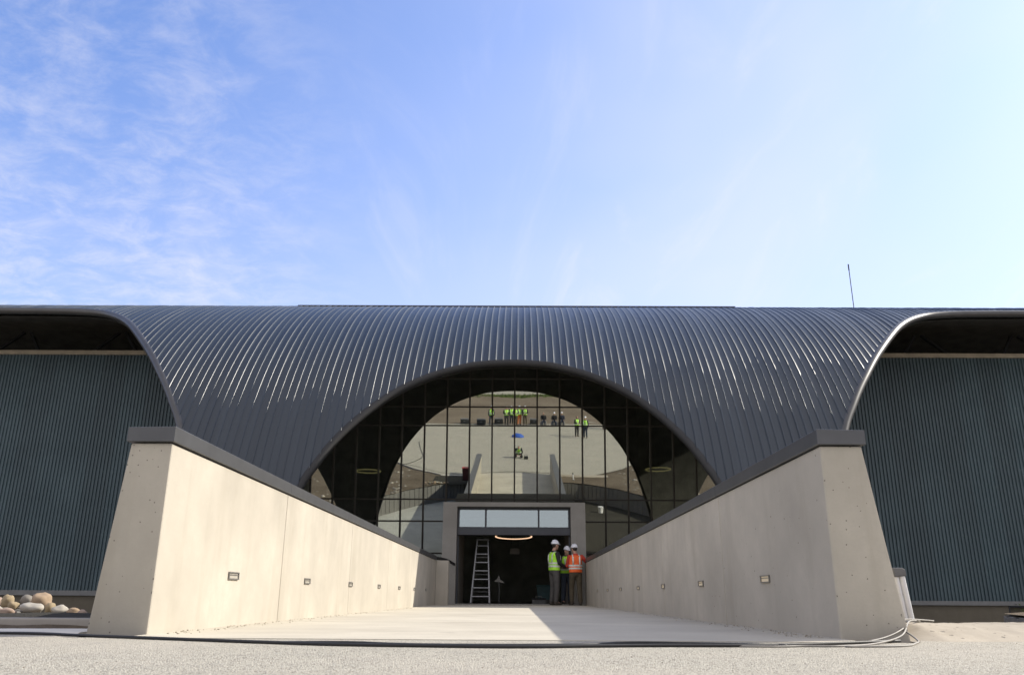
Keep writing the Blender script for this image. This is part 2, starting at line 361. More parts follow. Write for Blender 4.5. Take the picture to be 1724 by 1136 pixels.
# curved retaining walls below the banks, with panel joints
def retaining(s, label):
    t = tag(empty('retaining_wall', (XC + s * 8, 12.5, -1.1)), label, 'retaining wall', 'curved retaining walls')
    pts = catmull([(a, lerp_tab(Y1, a), 0) for a in (2.5, 3.4, 4.2, 5.1, 6, 7, 7.8, 8.6, 9.2, 10.4, 12, 16, 24, 40)], 4)
    bm = bmesh.new(); acc = 0; step = 0
    seq = [(XC + s * p.x, p.y) for p in pts]
    for a, b in zip(seq, seq[1:]):
        a, b = Vector(a), Vector(b); d = (b - a); L_ = d.length
        n_ = max(1, round(L_ / .95))
        for k in range(n_):
            q0 = a + d * (k / n_); q1 = a + d * ((k + 1) / n_); dd = (q1 - q0).normalized(); q0 = q0 + dd * .012; q1 = q1 - dd * .012
            nrm = Vector((dd.y, -dd.x)) * .22
            if nrm.y > 0: nrm = -nrm
            prism(bm, [q0, q1, q1 + nrm, q0 + nrm], 'z', -1.25, -.06 + .02 * ((k + step) % 2), .01)
        step += 1
    o = obj('wall', bm, m_ret, t); o.matrix_parent_inverse = Matrix.Translation(-t.location)
    return t
retaining(-1, 'grey panelled retaining wall curving along the sunlit court left of the ramp, seen in the glass')
retaining(1, 'grey panelled retaining wall curving along the shaded court right of the ramp, seen in the glass')

# ramp slab between its walls
XL, XR = -2.38, 2.06
bm = bmesh.new()
yy = [5.12, 8.45, 11.9, 15.4, 18.8, 22.2, 25.6]
for a, b in zip(yy, yy[1:]): box(bm, XL - .01, XR + .01, a + .009, b - .009, -.28, 0.004)
box(bm, XL - .01, XR + .01, 5.3, 25.6, -.3, -.012)
tag(obj('ramp', bm, m_ramp), kind='structure')
bm = bmesh.new(); box(bm, XL + .02, XR - .02, 25.61, 26.3, -.28, .03, .006)
tag(obj('threshold', bm, m_portal), kind='structure')

# kerbs and apron beside the piers
bm = bmesh.new(); x = -2.98
while x > -12:
    L_ = .98; y0 = lerp_tab(Y0, abs(x - XC)) + .12; y1 = lerp_tab(Y0, abs(x - L_ - XC)) + .12
    if x > -4.9: y0 = y1 = 6.1
    prism(bm, [(x, y0), (x - L_, y1), (x - L_, y1 + .14), (x, y0 + .14)], 'z', -.1, .085 + rnd.uniform(-.004, .004), .012); x -= L_ + .012
tag(obj('kerb', bm, m_kerb), kind='structure')
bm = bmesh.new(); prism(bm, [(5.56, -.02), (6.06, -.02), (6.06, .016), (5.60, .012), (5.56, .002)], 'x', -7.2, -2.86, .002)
tag(obj('sunlit_strip', bm, m_sunstrip), kind='structure')  # pale colour stands in for sun falling on this ground strip
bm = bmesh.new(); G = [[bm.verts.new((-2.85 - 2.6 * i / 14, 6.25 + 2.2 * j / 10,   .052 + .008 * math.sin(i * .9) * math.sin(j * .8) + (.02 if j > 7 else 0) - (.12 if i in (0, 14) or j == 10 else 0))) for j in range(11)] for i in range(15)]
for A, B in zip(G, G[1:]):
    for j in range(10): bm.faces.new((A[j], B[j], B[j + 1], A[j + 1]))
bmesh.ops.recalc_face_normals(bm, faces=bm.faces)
tag(obj('soil_shade_patch', bm, m_darksoil, smooth=True), kind='structure')  # black soil sheet, also carrying the shade between kerb and stones in its colour
bm = bmesh.new(); G = []
nx, ny = 110, 28
for i in range(nx + 1):
    x = 2.50 + 3.2 * i / nx; col = []
    for j in range(ny + 1):
        t = j / ny; y = 5.3 + .12 * math.sin(x * 2.1) * .25 + 1.0 * t + (.08 * (x - 2.5))
        z = -.02 + .105 * min(1, t * 2.2) ** .7 + (hn(x * 3, y * 3, 1, .010) + hn(x * 14, y * 14, 1, .006)) * min(1, t * 5) - (.2 if t > .95 else 0)
        z = z * min(1, (x - 2.45) / .22) - .02 * (1 - min(1, (x - 2.45) / .22))
        col.append(bm.verts.new((x, y, z)))
    G.append(col)
for A, B in zip(G, G[1:]):
    for j in range(ny): bm.faces.new((A[j], B[j], B[j + 1], A[j + 1]))
tag(obj('rough_apron', bm, m_apron, smooth=True), kind='structure')

# ------------------------------------------------------------------ boulders on the left bank
def boulder(loc, size, col, seed, rz=0.0, stuff=None):
    r = random.Random(seed); bm = stuff or bmesh.new()
    vs = bmesh.ops.create_icosphere(bm, subdivisions=3 if not stuff else 1, radius=1.0)['verts']
    off = Vector((seed * 3.1, seed * 1.7, seed * .9)); q = Matrix.Rotation(rz, 3, 'Z')
    for v in vs:
        n_ = v.co.normalized(); k = 1 + .30 * mnoise.noise(n_ * 1.2 + off) + .10 * mnoise.noise(n_ * 3 + off) + .04 * mnoise.noise(n_ * 7 + off)
        p = Vector((n_.x * size[0], n_.y * size[1], n_.z * size[2])) * k
        p.z = max(p.z, -size[2] * .72)
        v.co = q @ p + (Vector(loc) if stuff else Vector((0, 0, 0)))
    if stuff: return
    o = obj('boulder', bm, col, smooth=True, loc=loc); return o
def stone_mat(name, col): return concrete(name, col, .15, .3, .25)
s_or = stone_mat('tan_stone', (.37, .275, .185)); s_wh = stone_mat('pale_stone', (.43, .40, .34)); s_yl = stone_mat('buff_stone', (.34, .27, .17)); s_pk = stone_mat('pinkish_stone', (.37, .28, .22)); s_gy = stone_mat('grey_stone', (.24, .22, .19))
ST = [((-5.07, 9.0, .165), (.112, .10, .10), s_or, 'largest tan boulder at the top of the left stone heap'),
      ((-4.93, 8.6, .105), (.138, .09, .058), s_wh, 'flat white boulder below the largest tan one'),
      ((-5.42, 9.0, .165), (.055, .06, .075), s_yl, 'tall buff boulder standing at the far left of the heap'),
      ((-5.33, 9.2, .175), (.065, .06, .062), s_gy, 'grey boulder half hidden behind the largest tan one'),
      ((-5.27, 8.85, .125), (.056, .05, .045), s_yl, 'low yellowish stone between the tall buff boulder and the white one'),
      ((-5.13, 8.5, .068), (.120, .08, .048), s_pk, 'long pinkish stone lying at the foot of the heap near the frame edge'),
      ((-5.23, 8.55, .10), (.032, .03, .028), s_wh, 'small pale cobble touching the left end of the white boulder'),
      ((-4.69, 8.7, .085), (.080, .06, .050), s_wh, 'pale sloping stone right of the largest boulder'),
      ((-4.50, 8.6, .072), (.058, .05, .044), s_or, 'tan stone second from the left pier'),
      ((-4.30, 8.4, .062), (.050, .04, .042), s_pk, 'small pinkish stone nearest the left pier'),
      ((-5.60, 9.1, .16), (.06, .06, .052), s_pk, 'pinkish boulder cut by the left edge of the picture'),
      ((-4.82, 8.75, .10), (.045, .05, .065), s_yl, 'buff stone wedged under the right side of the largest boulder')]
for i, (l, s, c, lb) in enumerate(ST): tag(boulder(l, s, c, i + 1, rnd.uniform(-.5, .5)), lb, 'boulder', 'boulders heaped beside the left pier')
bm = bmesh.new(); bm2 = bmesh.new()
for i in range(1300):
    s = rnd.choice((-1, 1)); ax = 3.1 + rnd.random() ** 1.3 * 14
    a, b = lerp_tab(Y0, ax), lerp_tab(Y1, ax); t = rnd.uniform(.12, .98); y = a + (b - a) * t
    if s == -1 and ax < 5.6 and y < 9.3: continue
    if ax < 6.6 and y < 9.6: continue
    if s == 1 and .38 < ax / max(y, .1) < .68: continue
    k = rnd.uniform(.04, .15) * (1.2 if t > .8 else 1)
    if ax < 4.2: k = min(k, .07)
    boulder((XC + s * ax, y, -.0 - .02 * t), (k, k * rnd.uniform(.7, 1.1), k * rnd.uniform(.45, .8)), None, i, rnd.uniform(0, 3), stuff=bm2 if i % 3 == 0 else bm)
tag(obj('rubble', bm, s_gy, smooth=True), 'scattered grey rubble covering the banks beside the ramp', 'rubble', kind='stuff')
tag(obj('rubble', bm2, s_wh, smooth=True), 'scattered pale stones among the grey rubble on the banks', 'rubble', kind='stuff')

bm = bmesh.new()
for i in range(800):
    u = rnd.random(); d = abs(rnd.gauss(0, .10)); y = 5.6 + 18 * u ** 1.6; k = rnd.uniform(.002, .008)
    s = rnd.choice((-1, 1))
    if i % 6 == 0: x, y = rnd.uniform(-3.4, 3.4), rnd.uniform(1.7, 5.1); k *= .42
    else: x = (XL + .02 + d) if s < 0 else (XR - .02 - d)
    boulder((x, y, .004 + k * .4), (k, k * rnd.uniform(.7, 1), k * .7), None, i, rnd.uniform(0, 3), stuff=bm)
tag(obj('grit', bm, m_apron, smooth=True), 'loose sandy grit along the wall feet and over the road', 'grit', kind='stuff')

# ------------------------------------------------------------------ building
BY, BZ, BR = 33.3, -1.0, 12.51                  # barrel roof: axis height and radius
def on_barrel(z): return BY - math.sqrt(max(0, BR * BR - (z - BZ) ** 2))
ARCH = [(0, 7.14), (.75, 7.10), (1.4, 6.98), (2.4, 6.61), (3.4, 5.99), (4.22, 5.20), (4.84, 4.42), (5.27, 3.68), (5.60, 3.0), (6.12, 1.55), (6.5, 0.2), (6.8, -1.2)]
WING = [(7.0, -1.2), (7.6, .6), (8.3, 2.55), (9.2, 4.62), (9.80, 5.60), (10.45, 6.48), (11.5, 7.68), (12.95, 9.0), (14.2, 9.72), (15.4, 10.03), (17.0, 10.14), (19, 10.17), (24, 10.2), (46, 10.2)]
arch_d = catmull([(-2 * .75 + .75, 7.10, 0)] + [(a, b, 0) for a, b in ARCH], 10)[10:]
wing_d = catmull([(a, b, 0) for a, b in WING], 10)
ax_, az_ = [p.x for p in arch_d], [p.y for p in arch_d]; wx_, wz_ = [p.x for p in wing_d], [p.y for p in wing_d]
def zmin(x):
    a = abs(x - XC + .06)
    if a <= 6.8: return float(np.interp(a, ax_, az_))
    if a >= 7.0: return float(np.interp(a, wx_, wz_))
    return -1.2
bld = tag(empty('visitor_centre', (XC, 24, 0)), 'long dark visitor centre with ribbed barrel roof, arched glass front and corrugated side wings', 'building')
inv = Matrix.Translation(-bld.location)
def part(name, bm, mats, parent=bld, **k):
    o = obj(name, bm, mats, parent, **k)
    o.matrix_parent_inverse = inv if parent is bld else Matrix()
    return o
PIT = 0.222
cols = []
x = -26.0
while x < 26.0:
    hs = rnd.uniform(.8, 1.25); sx_ = rnd.uniform(-.004, .004); pd = rnd.uniform(-.004, .003)
    cols += [(x, 0), (x + .060, pd), (x + .150, pd * 1.3), (x + .194, 0), (x + .198 + sx_ * .3, .003 * hs), (x + .202 + sx_, .019 * hs), (x + .207 + sx_, .025 * hs), (x + .212 + sx_ * 1.1, .025 * hs), (x + .217 + sx_ * .5, .019 * hs)]; x += PIT
cols.append((26.0, 0)); cols = [(-46, 0)] + cols + [(46, 0)]
bm = bmesh.new(); NS = 34; G, GI = [], []
for i_, (x, h) in enumerate(cols):
    th0 = math.asin(max(-1, min(1, (zmin(x) - BZ) / BR))); a = []; b = []
    for j in range(NS + 1):
        th = th0 + (rad(96) - th0) * j / NS
        a.append(bm.verts.new((x, BY - (BR + h) * math.cos(th), BZ + (BR + h) * math.sin(th))))
        if i_ % 9 == 1 or i_ in (0, len(cols) - 1): b.append(bm.verts.new((x, BY - (BR - .30) * math.cos(th), BZ + (BR - .30) * math.sin(th))))
    G.append(a)
    if b: GI.append(b)
for A, B in zip(G, G[1:]):
    for j in range(NS): bm.faces.new((A[j], B[j], B[j + 1], A[j + 1]))
for A, B in zip(GI, GI[1:]):
    for j in range(NS):
        f = bm.faces.new((A[j + 1], B[j + 1], B[j], A[j])); f.material_index = 1
# rear half of the barrel, plain
pr = None
for j in range(25):
    th = rad(96 + 84 * j / 24); row = [bm.verts.new((xx, BY - rr * math.cos(th), BZ + rr * math.sin(th))) for rr in (BR, BR - .3) for xx in (-46, 46)]
    if pr:
        bm.faces.new((pr[0], pr[1], row[1], row[0])); f = bm.faces.new((pr[2], row[2], row[3], pr[3])); f.material_index = 1
    pr = row
part('roof', bm, [m_roof, m_soffit], smooth=True)
for s in (-46, 46):
    bm = bmesh.new(); poly(bm, [(s, BY - (BR - .1) * math.cos(rad(a)), BZ + (BR - .1) * math.sin(rad(a))) for a in range(0, 181, 6)])
    part('gable_wall', bm, m_int)
def trim(name, pts2, mat, r=.15, tuck=.0):
    bm = bmesh.new(); P = []
    for x, z in pts2:
        yb = on_barrel(z); nrm = Vector((0, BY - yb, BZ - z)).normalized()
        P.append(Vector((x, yb, z)) + nrm * (r + tuck))
    loft(bm, P, [r] * len(P), 14, dome=False)
    return part(name, bm, mat, smooth=True, angle=60)
CX = XC - .06 + .0
full = [(XC - .06 - p.x, p.y) for p in reversed(arch_d)] + [(XC - .06 + p.x, p.y) for p in arch_d[1:]]
trim('arch_trim', full, m_arch, .12, -.012)
for s in (-1, 1): trim('wing_roof_trim', [(XC - .06 + s * p.x, p.y) for p in wing_d], m_trim, .13, -.03)
bm = bmesh.new(); box(bm, -8.45, 8.25, 29.0, 29.5, 10.55, 10.815, .01)
part('ridge_vent', bm, m_darktrim)

# wings: corrugated wall under a beam, rail and plinth
for s, rz0, rz1 in ((-1, .185, .365), (1, .03, .185)):
    bm = bmesh.new(); y = 31.2; x = 8.7; prev = None; xs_ = []
    while x < 30:
        xs_ += [(x, 0), (x + .040, 0), (x + .056, .045), (x + .098, .045), (x + .114, 0)]; x += .135
    for x, d in xs_:
        c_ = (bm.verts.new((s * x, y - d, rz1)), bm.verts.new((s * x, y - d, 9.44)))
        if prev: bm.faces.new((prev[0], c_[0], c_[1], prev[1]) if s > 0 else (c_[0], prev[0], prev[1], c_[1]))
        prev = c_
    part('corrugated_wall', bm, m_clad)
    bm = bmesh.new(); box(bm, min(s * 8.7, s * 30), max(s * 8.7, s * 30), y + .005, y + .3, rz1 - .02, 9.42); part('backing_wall', bm, m_int)
    bm = bmesh.new(); box(bm, min(s * 8.7, s * 30), max(s * 8.7, s * 30), y - .12, y + .35, 9.43, 9.60, .01); part('wall_beam', bm, m_beam)
    bm = bmesh.new(); box(bm, min(s * 8.7, s * 30), max(s * 8.7, s * 30), y - .10, y + .25, rz0, rz1, .008); part('base_rail', bm, m_rail)
    bm = bmesh.new()
    if s < 0: box(bm, -30, -8.7, y + .02, y + .3, -1.2, rz0 - .002)
    else:
        box(bm, 8.7, 17.92, y + .02, y + .3, -1.2, rz0 - .002); box(bm, 18.9, 30, y + .02, y + .3, -1.2, rz0 - .002); box(bm, 17.92, 18.9, y + .02, y + .3, -1.2, -.55); box(bm, 17.92, 18.9, y + .28, y + .3, -.55, rz0 - .002)
    part('plinth', bm, m_plinth)
    for k in range(7):                           # roof struts in the dark gap over the beam
        xk = s * (13.6 + 2.0 * k); bm = bmesh.new()
        box(bm, -.05, .05, -.05, .05, 0, 1.5)
        o = part('roof_strut', bm, m_frame, loc=(xk, 31.6, 9.56)); o.rotation_euler = (rad(-20), rad(38 * s * (1 if k % 2 else -1)), 0)
# interior
bm = bmesh.new(); box(bm, -8.6, 8.6, 26.35, 44, -1.15, -.004); part('interior_floor', bm, m_intfloor)
bm = bmesh.new(); box(bm, -8.6, 8.6, 38, 38.2, 0, 10); part('back_wall', bm, m_int)
for s in (-1, 1):
    bm = bmesh.new(); prism(bm, [(24.6, -1.1), (38, -1.1), (38, 9.0), (27.0, 9.0), (24.6, 7.0)], 'x', s * 8.66 - .08, s * 8.66 + .08); part('partition_wall', bm, m_int)
for s in (-1, 1):
    for k, (xx, yy_) in enumerate(((4.9, 31.6), (6.6, 31.0))):
        bm = bmesh.new(); box(bm, s * xx - .16, s * xx + .16, yy_, yy_ + .32, 0, 9.4, .02); part('column', bm, m_int)

# leaning glass front with its bars
YG, TILT = 29.6, rad(9.35)
def G3(x, h, d=0.0):                             # along the glass: h up the slope, d out of its face
    return Vector((x, YG - h * math.sin(TILT) - d * math.cos(TILT), h * math.cos(TILT) - d * math.sin(TILT)))
def gbox(bm, x0, x1, h0, h1, d0, d1):
    v = [bm.verts.new(G3(x, h, d)) for h in (h0, h1) for d in (d0, d1) for x in (x0, x1)]
    for q in ((0, 2, 3, 1), (4, 5, 7, 6), (0, 1, 5, 4), (2, 6, 7, 3), (0, 4, 6, 2), (1, 3, 7, 5)): bm.faces.new([v[i] for i in q])
    bmesh.ops.recalc_face_normals(bm, faces=bm.faces)
bm = bmesh.new()
for (a, b, c, d) in ((-8.55, XL + .02, -1.1, 3.16), (2.12, 8.55, -1.1, 3.16), (-8.55, 8.55, 3.16, 9.55)):
    gbox(bm, a, b, c, d, -.02, 0)
bmesh.ops.remove_doubles(bm, verts=bm.verts, dist=1e-5)
curtain = part('glass_front', bm, m_glass)
for k in range(-10, 11):
    xm = -.135 + .808 * k; lo_h = 3.2 if XL < xm < 2.12 else -1.1
    bm = bmesh.new(); gbox(bm, xm - .027, xm + .027, lo_h, 9.5, .002, .065); o = obj('mullion', bm, m_mull, curtain)
for h in (.6, 1.7, 2.80, 3.56, 6.16, 6.83, 7.85):
    segs = [(-8.5, 8.5)] if h > 3.2 else [(-8.5, XL), (2.12, 8.5)]
    bm = bmesh.new()
    bm.free()
    for a, b in segs:
        bm = bmesh.new(); gbox(bm, a, b, h - .024, h + .024, .003, .055); obj('transom', bm, m_mull, curtain)

# entrance portal: concrete frame, transom window, lintel
PX0, PX1 = -2.37, 2.12
portal = part('portal', bmesh.new(), m_portal)
bm = bmesh.new()
box(bm, PX0, -1.93, 26.0, 29.9, -1.2, 3.09); box(bm, 1.66, PX1, 26.0, 29.9, -1.2, 3.09); box(bm, -1.93, 1.66, 26.0, 29.9, 2.955, 3.09)
bmesh.ops.remove_doubles(bm, verts=bm.verts, dist=1e-4); me = portal.data; bm.to_mesh(me); bm.free()
bm = bmesh.new(); box(bm, -1.925, 1.655, 26.26, 26.42, 2.885, 2.95); box(bm, -1.925, 1.655, 26.26, 26.42, 2.30, 2.345)
for x in (-1.895, -1.03, .655, 1.625): box(bm, x - .028, x + .028, 26.262, 26.418, 2.347, 2.883)
o = obj('transom_window', bm, m_frame, portal)
for a, b in ((-1.86, -1.06), (-1.0, .625), (.685, 1.595)):
    bm = bmesh.new(); box(bm, a - .01, b + .01, 26.33, 26.345, 2.34, 2.89); obj('pane', bm, m_glass2, o)
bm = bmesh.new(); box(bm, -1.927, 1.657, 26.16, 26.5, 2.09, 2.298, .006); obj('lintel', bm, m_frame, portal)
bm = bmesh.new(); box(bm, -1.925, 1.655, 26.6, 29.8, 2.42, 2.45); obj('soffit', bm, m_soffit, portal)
for a, b in ((-1.92, -1.875), (1.605, 1.65)):
    bm = bmesh.new(); box(bm, a, b, 26.28, 26.4, .03, 2.088); obj('door_jamb', bm, m_frame, portal)
# open vent in the right plinth
bm = bmesh.new(); box(bm, 17.95, 18.87, 31.24, 31.27, -.55, -.50); box(bm, 17.95, 18.87, 31.24, 31.27, -.02, .03)
for k in range(2): box(bm, 17.95 + .83 * k, 17.98 + .83 * k, 31.24, 31.27, -.5, -.02)
part('vent_frame', bm, m_frame)

# antenna on the roof
bm = bmesh.new(); tube(bm, [(0, 0, 0), (0, 0, 2.0)], .018, 8); ant = obj('antenna', bm, m_trim, loc=(13.62, 31.0, BZ + math.sqrt(BR ** 2 - 2.3 ** 2) - .02))
bm = bmesh.new(); tube(bm, [(0, 0, 0), (0, 0, .12)], .05, 8); obj('base', bm, m_darktrim, ant)
bm = bmesh.new(); tube(bm, [(0, 0, 1.85), (0, 0, 2.12)], .026, 8); obj('tip', bm, m_black, ant)
tag(ant, 'thin whip antenna standing on the right part of the dark roof', 'antenna')

# ------------------------------------------------------------------ ramp walls
JL = [5.5, 8.45, 11.9, 15.4, 18.8, 22.2, 25.75]
def ramp_wall(s, label):
    xi = XL if s < 0 else XR; t = tag(empty('ramp_wall', (xi, 5.5, 0)), label, 'wall', 'concrete walls flanking the ramp')
    iv = Matrix.Translation(-t.location)
    def sub(name, bm, m, par=t, **k):
        o = obj(name, bm, m, par, **k)
        o.matrix_parent_inverse = iv if par is t else Matrix()
        return o
    bm = bmesh.new(); tk_t, tk_b = .285, (.40 if s < 0 else .45); yend = 24.35 if s < 0 else 25.75
    X = lambda d: xi + s * d
    J = [y for y in JL if y < yend] + [yend]
    lights = [7.02 + 2.478 * k for k in range(7)]
    for a, b in zip(J, J[1:]):
        g0 = 0 if a == 5.5 else .005; g1 = 0 if b == yend else .005
        outline = [(X(0), -1.2), (X(0), 1.24), (X(tk_t), 1.24), (X(tk_b), -.05), (X(tk_b), -1.2)]
        vs0 = len(bm.verts); prism(bm, outline, 'y', a + g0, b - g1, .012)
    prism(bm, [(X(.012), -1.15), (X(.012), 1.22), (X(tk_t - .02), 1.22), (X(tk_b - .02), -1.15)], 'y', 5.6, yend - .1)
    if s < 0: prism(bm, [(X(.0), -1.0), (X(-.36), -1.0), (X(-.36), 1.235), (X(0), 1.235)], 'y', 24.36, 24.72, .01)
    bm.normal_update()
    for f in bm.faces:
        if f.normal.y < -.9 and f.calc_center_median().y < 5.6: f.material_index = 1
    sub('wall', bm, [m_conc, m_pier])
    bm = bmesh.new(); a, b = 5.472, yend + .01
    y = a
    while y < b - .05:                            # coping in lengths with fine joints
        e = min(y + 3.0, b)
        prism(bm, [(X(-.022), 1.246), (X(-.022), 1.352), (X(tk_t + .022), 1.346), (X(tk_t + .022), 1.246)], 'y', y, e - .004, .004); y = e
    sub('coping', bm, m_cop)
    if s < 0:
        bm = bmesh.new(); loft(bm, catmull([(X(-.0), 24.3, 1.30), (X(-.1), 24.55, 1.29), (X(-.25), 25.2, 1.27), (X(-.42), 25.9, 1.18)], 5), [(.03, .045)] * 16, 8, dome=False)
        sub('handrail', bm, m_black, smooth=True)
    for k, y in enumerate(lights):
        if y > yend - .4: continue
        bm = bmesh.new(); c = .4
        f = lambda d: xi - s * d                  # d towards the ramp
        def bx(y0, y1, z0, z1, d0, d1, mi=0): box(bm, min(f(d0), f(d1)), max(f(d0), f(d1)), y0, y1, z0, z1, 0, mi)
        bx(y - .125, y + .125, c + .021, c + .030, .001, .012); bx(y - .125, y + .125, c - .030, c - .021, .001, .014)
        bx(y - .125, y - .110, c - .021, c + .021, .001, .012); bx(y + .110, y + .125, c - .021, c + .021, .001, .012)
        bx(y - .11, y + .11, c + .004, c + .010, .002, .009)
        L1 = sub('step_light', bm, m_lamp)
        bm = bmesh.new(); bx(y - .11, y + .11, c - .021, c + .021, .0008, .004)
        sub('lens', bm, m_lens if s > 0 else m_lens_off, L1)
    return t
m_lens = glow('amber_lens', (.55, .46, .32), .16); m_lens_off = simple('lens_glass', (.43, .40, .34), .3, .1, 20)
ramp_wall(-1, 'sunlit pale concrete wall with grey metal coping on the left of the ramp')
ramp_wall(1, 'shaded grey concrete wall with dark coping on the right of the ramp')

# ------------------------------------------------------------------ cables, pipes
def cable(pts, r, mat, label, group=None, z=.0):
    bm = bmesh.new(); P = catmull([(p[0], p[1], (p[2] if len(p) > 2 else z) + r) for p in pts], 6)
    tube(bm, P, r, 7); return tag(obj('cable', bm, mat, smooth=True), label, 'cable', group)
A = [(-9.2, .6), (-7.4, 2.2), (-6.0, 3.9), (-4.6, 5.1), (-3.3, 5.47), (-2.62, 5.2), (-1.93, 4.88), (-1.41, 4.64), (-.95, 4.46), (-.52, 4.40), (-.03, 4.36), (.4, 4.47), (.72, 4.55), (1.19, 4.6), (1.49, 4.72), (1.9, 4.95), (2.3, 5.2)]
cable(A, .009, m_black, 'long black cable lying across the foot of the ramp from left to right', 'cables at the foot of the ramp')
cable([(-1.3, 4.62), (-1.05, 4.68), (-.86, 4.66), (-.62, 4.54), (-.29, 4.50), (.09, 4.54), (.36, 4.62), (.63, 4.84), (.95, 4.82), (1.3, 4.72), (1.45, 4.66)], .0075, m_black, 'short black cable looping off the long one in the middle of the ramp foot', 'cables at the foot of the ramp')
cable([(1.05, 4.62), (1.34, 4.58), (1.54, 4.66), (1.75, 4.68), (2.05, 4.95), (2.36, 5.3, .03), (2.62, 5.75, .10), (2.95, 6.3, .09)], .0055, m_greyc, 'pale cable hugging the foot of the right pier', 'cables at the foot of the ramp')
cable([(1.3, 4.70), (1.6, 4.78), (1.95, 5.0), (2.25, 5.28, .02), (2.48, 5.52, .07), (2.66, 5.9, .11), (3.1, 6.4, .09)], .005, m_greyc, 'pale upper cable climbing over the apron behind the right pier', 'cables at the foot of the ramp')
cable([(1.75, 4.62), (2.1, 4.72), (2.30, 5.0), (2.43, 5.25, .005), (2.47, 5.5, .05), (2.49, 5.8, .10)], .0055, m_greyc, 'pale cable bending in a loop around the corner of the right pier', 'cables at the foot of the ramp')
cable([(-9.6, 3.2), (-8.2, 2.2), (-7.4, 1.0), (-7.0, -1.5), (-7.6, -5), (-8.2, -9)], .02, m_hose, 'dark hose curving over the plaza, mirrored on the left of the glass')
e = empty('pipe_bundle', (3.435, 7.5, .02)); e.rotation_euler = (0, rad(-5.5), 0)
for dx, r in ((-.036, .020), (.012, .026)):
    bm = bmesh.new(); tube(bm, [(dx, 0, .05), (dx, 0, .42)], r, 14); obj('pipe', bm, m_white, e, smooth=True, angle=40)
bm = bmesh.new(); prism(bm, [(-.062, .421), (.044, .421), (.044, .475), (.020, .492), (-.062, .500)], 'y', -.035, .035, .006); obj('end_cap', bm, m_grey, e)
bm = bmesh.new(); box(bm, -.062, .046, -.035, .035, 0, .049, .008); obj('foot', bm, m_grey, e)
tag(e, 'pair of white pipes with dark cap standing behind the right pier', 'pipes')
bm = bmesh.new(); tube(bm, catmull([(7.6, 12.0, -1.03), (6.9, 11.0, -1.03), (6.0, 9.75, -1.03), (5.2, 8.95, -1.03), (4.3, 8.15, -1.03), (3.2, 7.75, -1.03)], 5), .055, 8)
tag(obj('pipe', bm, m_white, smooth=True), 'white pipe lying along the foot of the shaded retaining wall', 'pipe')
bm = bmesh.new(); loft(bm, [(0, 0, 0), (0, 0, .34)], [.13, .16], 14, dome=False); o = obj('bucket', bm, m_white, smooth=True, angle=40, loc=(4.75, 11.2, -1.1))
bm = bmesh.new(); tube(bm, [(.16 * math.cos(a), .02, .34 + .13 * math.sin(a)) for a in [math.pi * k / 8 for k in range(9)]], .007, 6); obj('handle', bm, m_grey, o)
tag(o, 'white bucket standing on the shaded court, mirrored right of the portal', 'bucket')
e = tag(empty('waste_bin', (-3.27, 7.45, -.01)), 'dark bin with red lid behind the left pier, mirrored in the glass', 'bin')
bm = bmesh.new(); prism(bm, [(-.17, 0), (.17, 0), (.21, .78), (-.21, .78)], 'y', -.2, .2, .015); obj('body', bm, simple('maroon_plastic', (.09, .02, .018), .5), e)
bm = bmesh.new(); box(bm, -.23, .23, -.23, .23, .782, .84, .02); obj('lid', bm, m_red, e)
for s in (-1, 1):
    bm = bmesh.new(); ellipsoid(bm, (s * .18, .2, .07), (.025, .08, .08)); obj('wheel', bm, m_black, e)

# ------------------------------------------------------------------ ring lamps
def ring(loc, r, th, mat, label, drop):
    e = tag(empty('ring_lamp', loc), label, 'lamp', 'glowing ring lamps'); bm = bmesh.new()
    n_ = 40; R1 = []
    for k in range(n_):
        a = 2 * math.pi * k / n_
        R1.append([bm.verts.new(((r + dx) * math.cos(a), (r + dx) * math.sin(a), dz)) for dx, dz in ((-th, -th), (th, -th), (th, th), (-th, th))])
    for k in range(n_):
        for q in range(4): bm.faces.new((R1[k][q], R1[k][(q + 1) % 4], R1[(k + 1) % n_][(q + 1) % 4], R1[(k + 1) % n_][q]))
    obj('ring', bm, mat, e, smooth=True, angle=40)
    for k in range(3):
        a = 2 * math.pi * k / 3 + .4; bm = bmesh.new(); tube(bm, [(r * math.cos(a), r * math.sin(a), th), (r * math.cos(a) * .2, r * math.sin(a) * .2, drop)], .006, 5); obj('wire', bm, m_black, e)
    return e
er = ring((-.15, 28.4, 2.20), .62, .014, m_ring, 'bright orange ring lamp just inside the entrance opening', .2); er.rotation_euler = (rad(-4), 0, 0)
ring((-5.75, 31.0, 4.78), .47, .022, m_ring2, 'dim yellow ring lamp behind the glass left of the portal', 3.5)
ring((5.35, 31.0, 4.90), .47, .022, m_ring2, 'dim yellow ring lamp behind the glass right of the portal', 3.5)

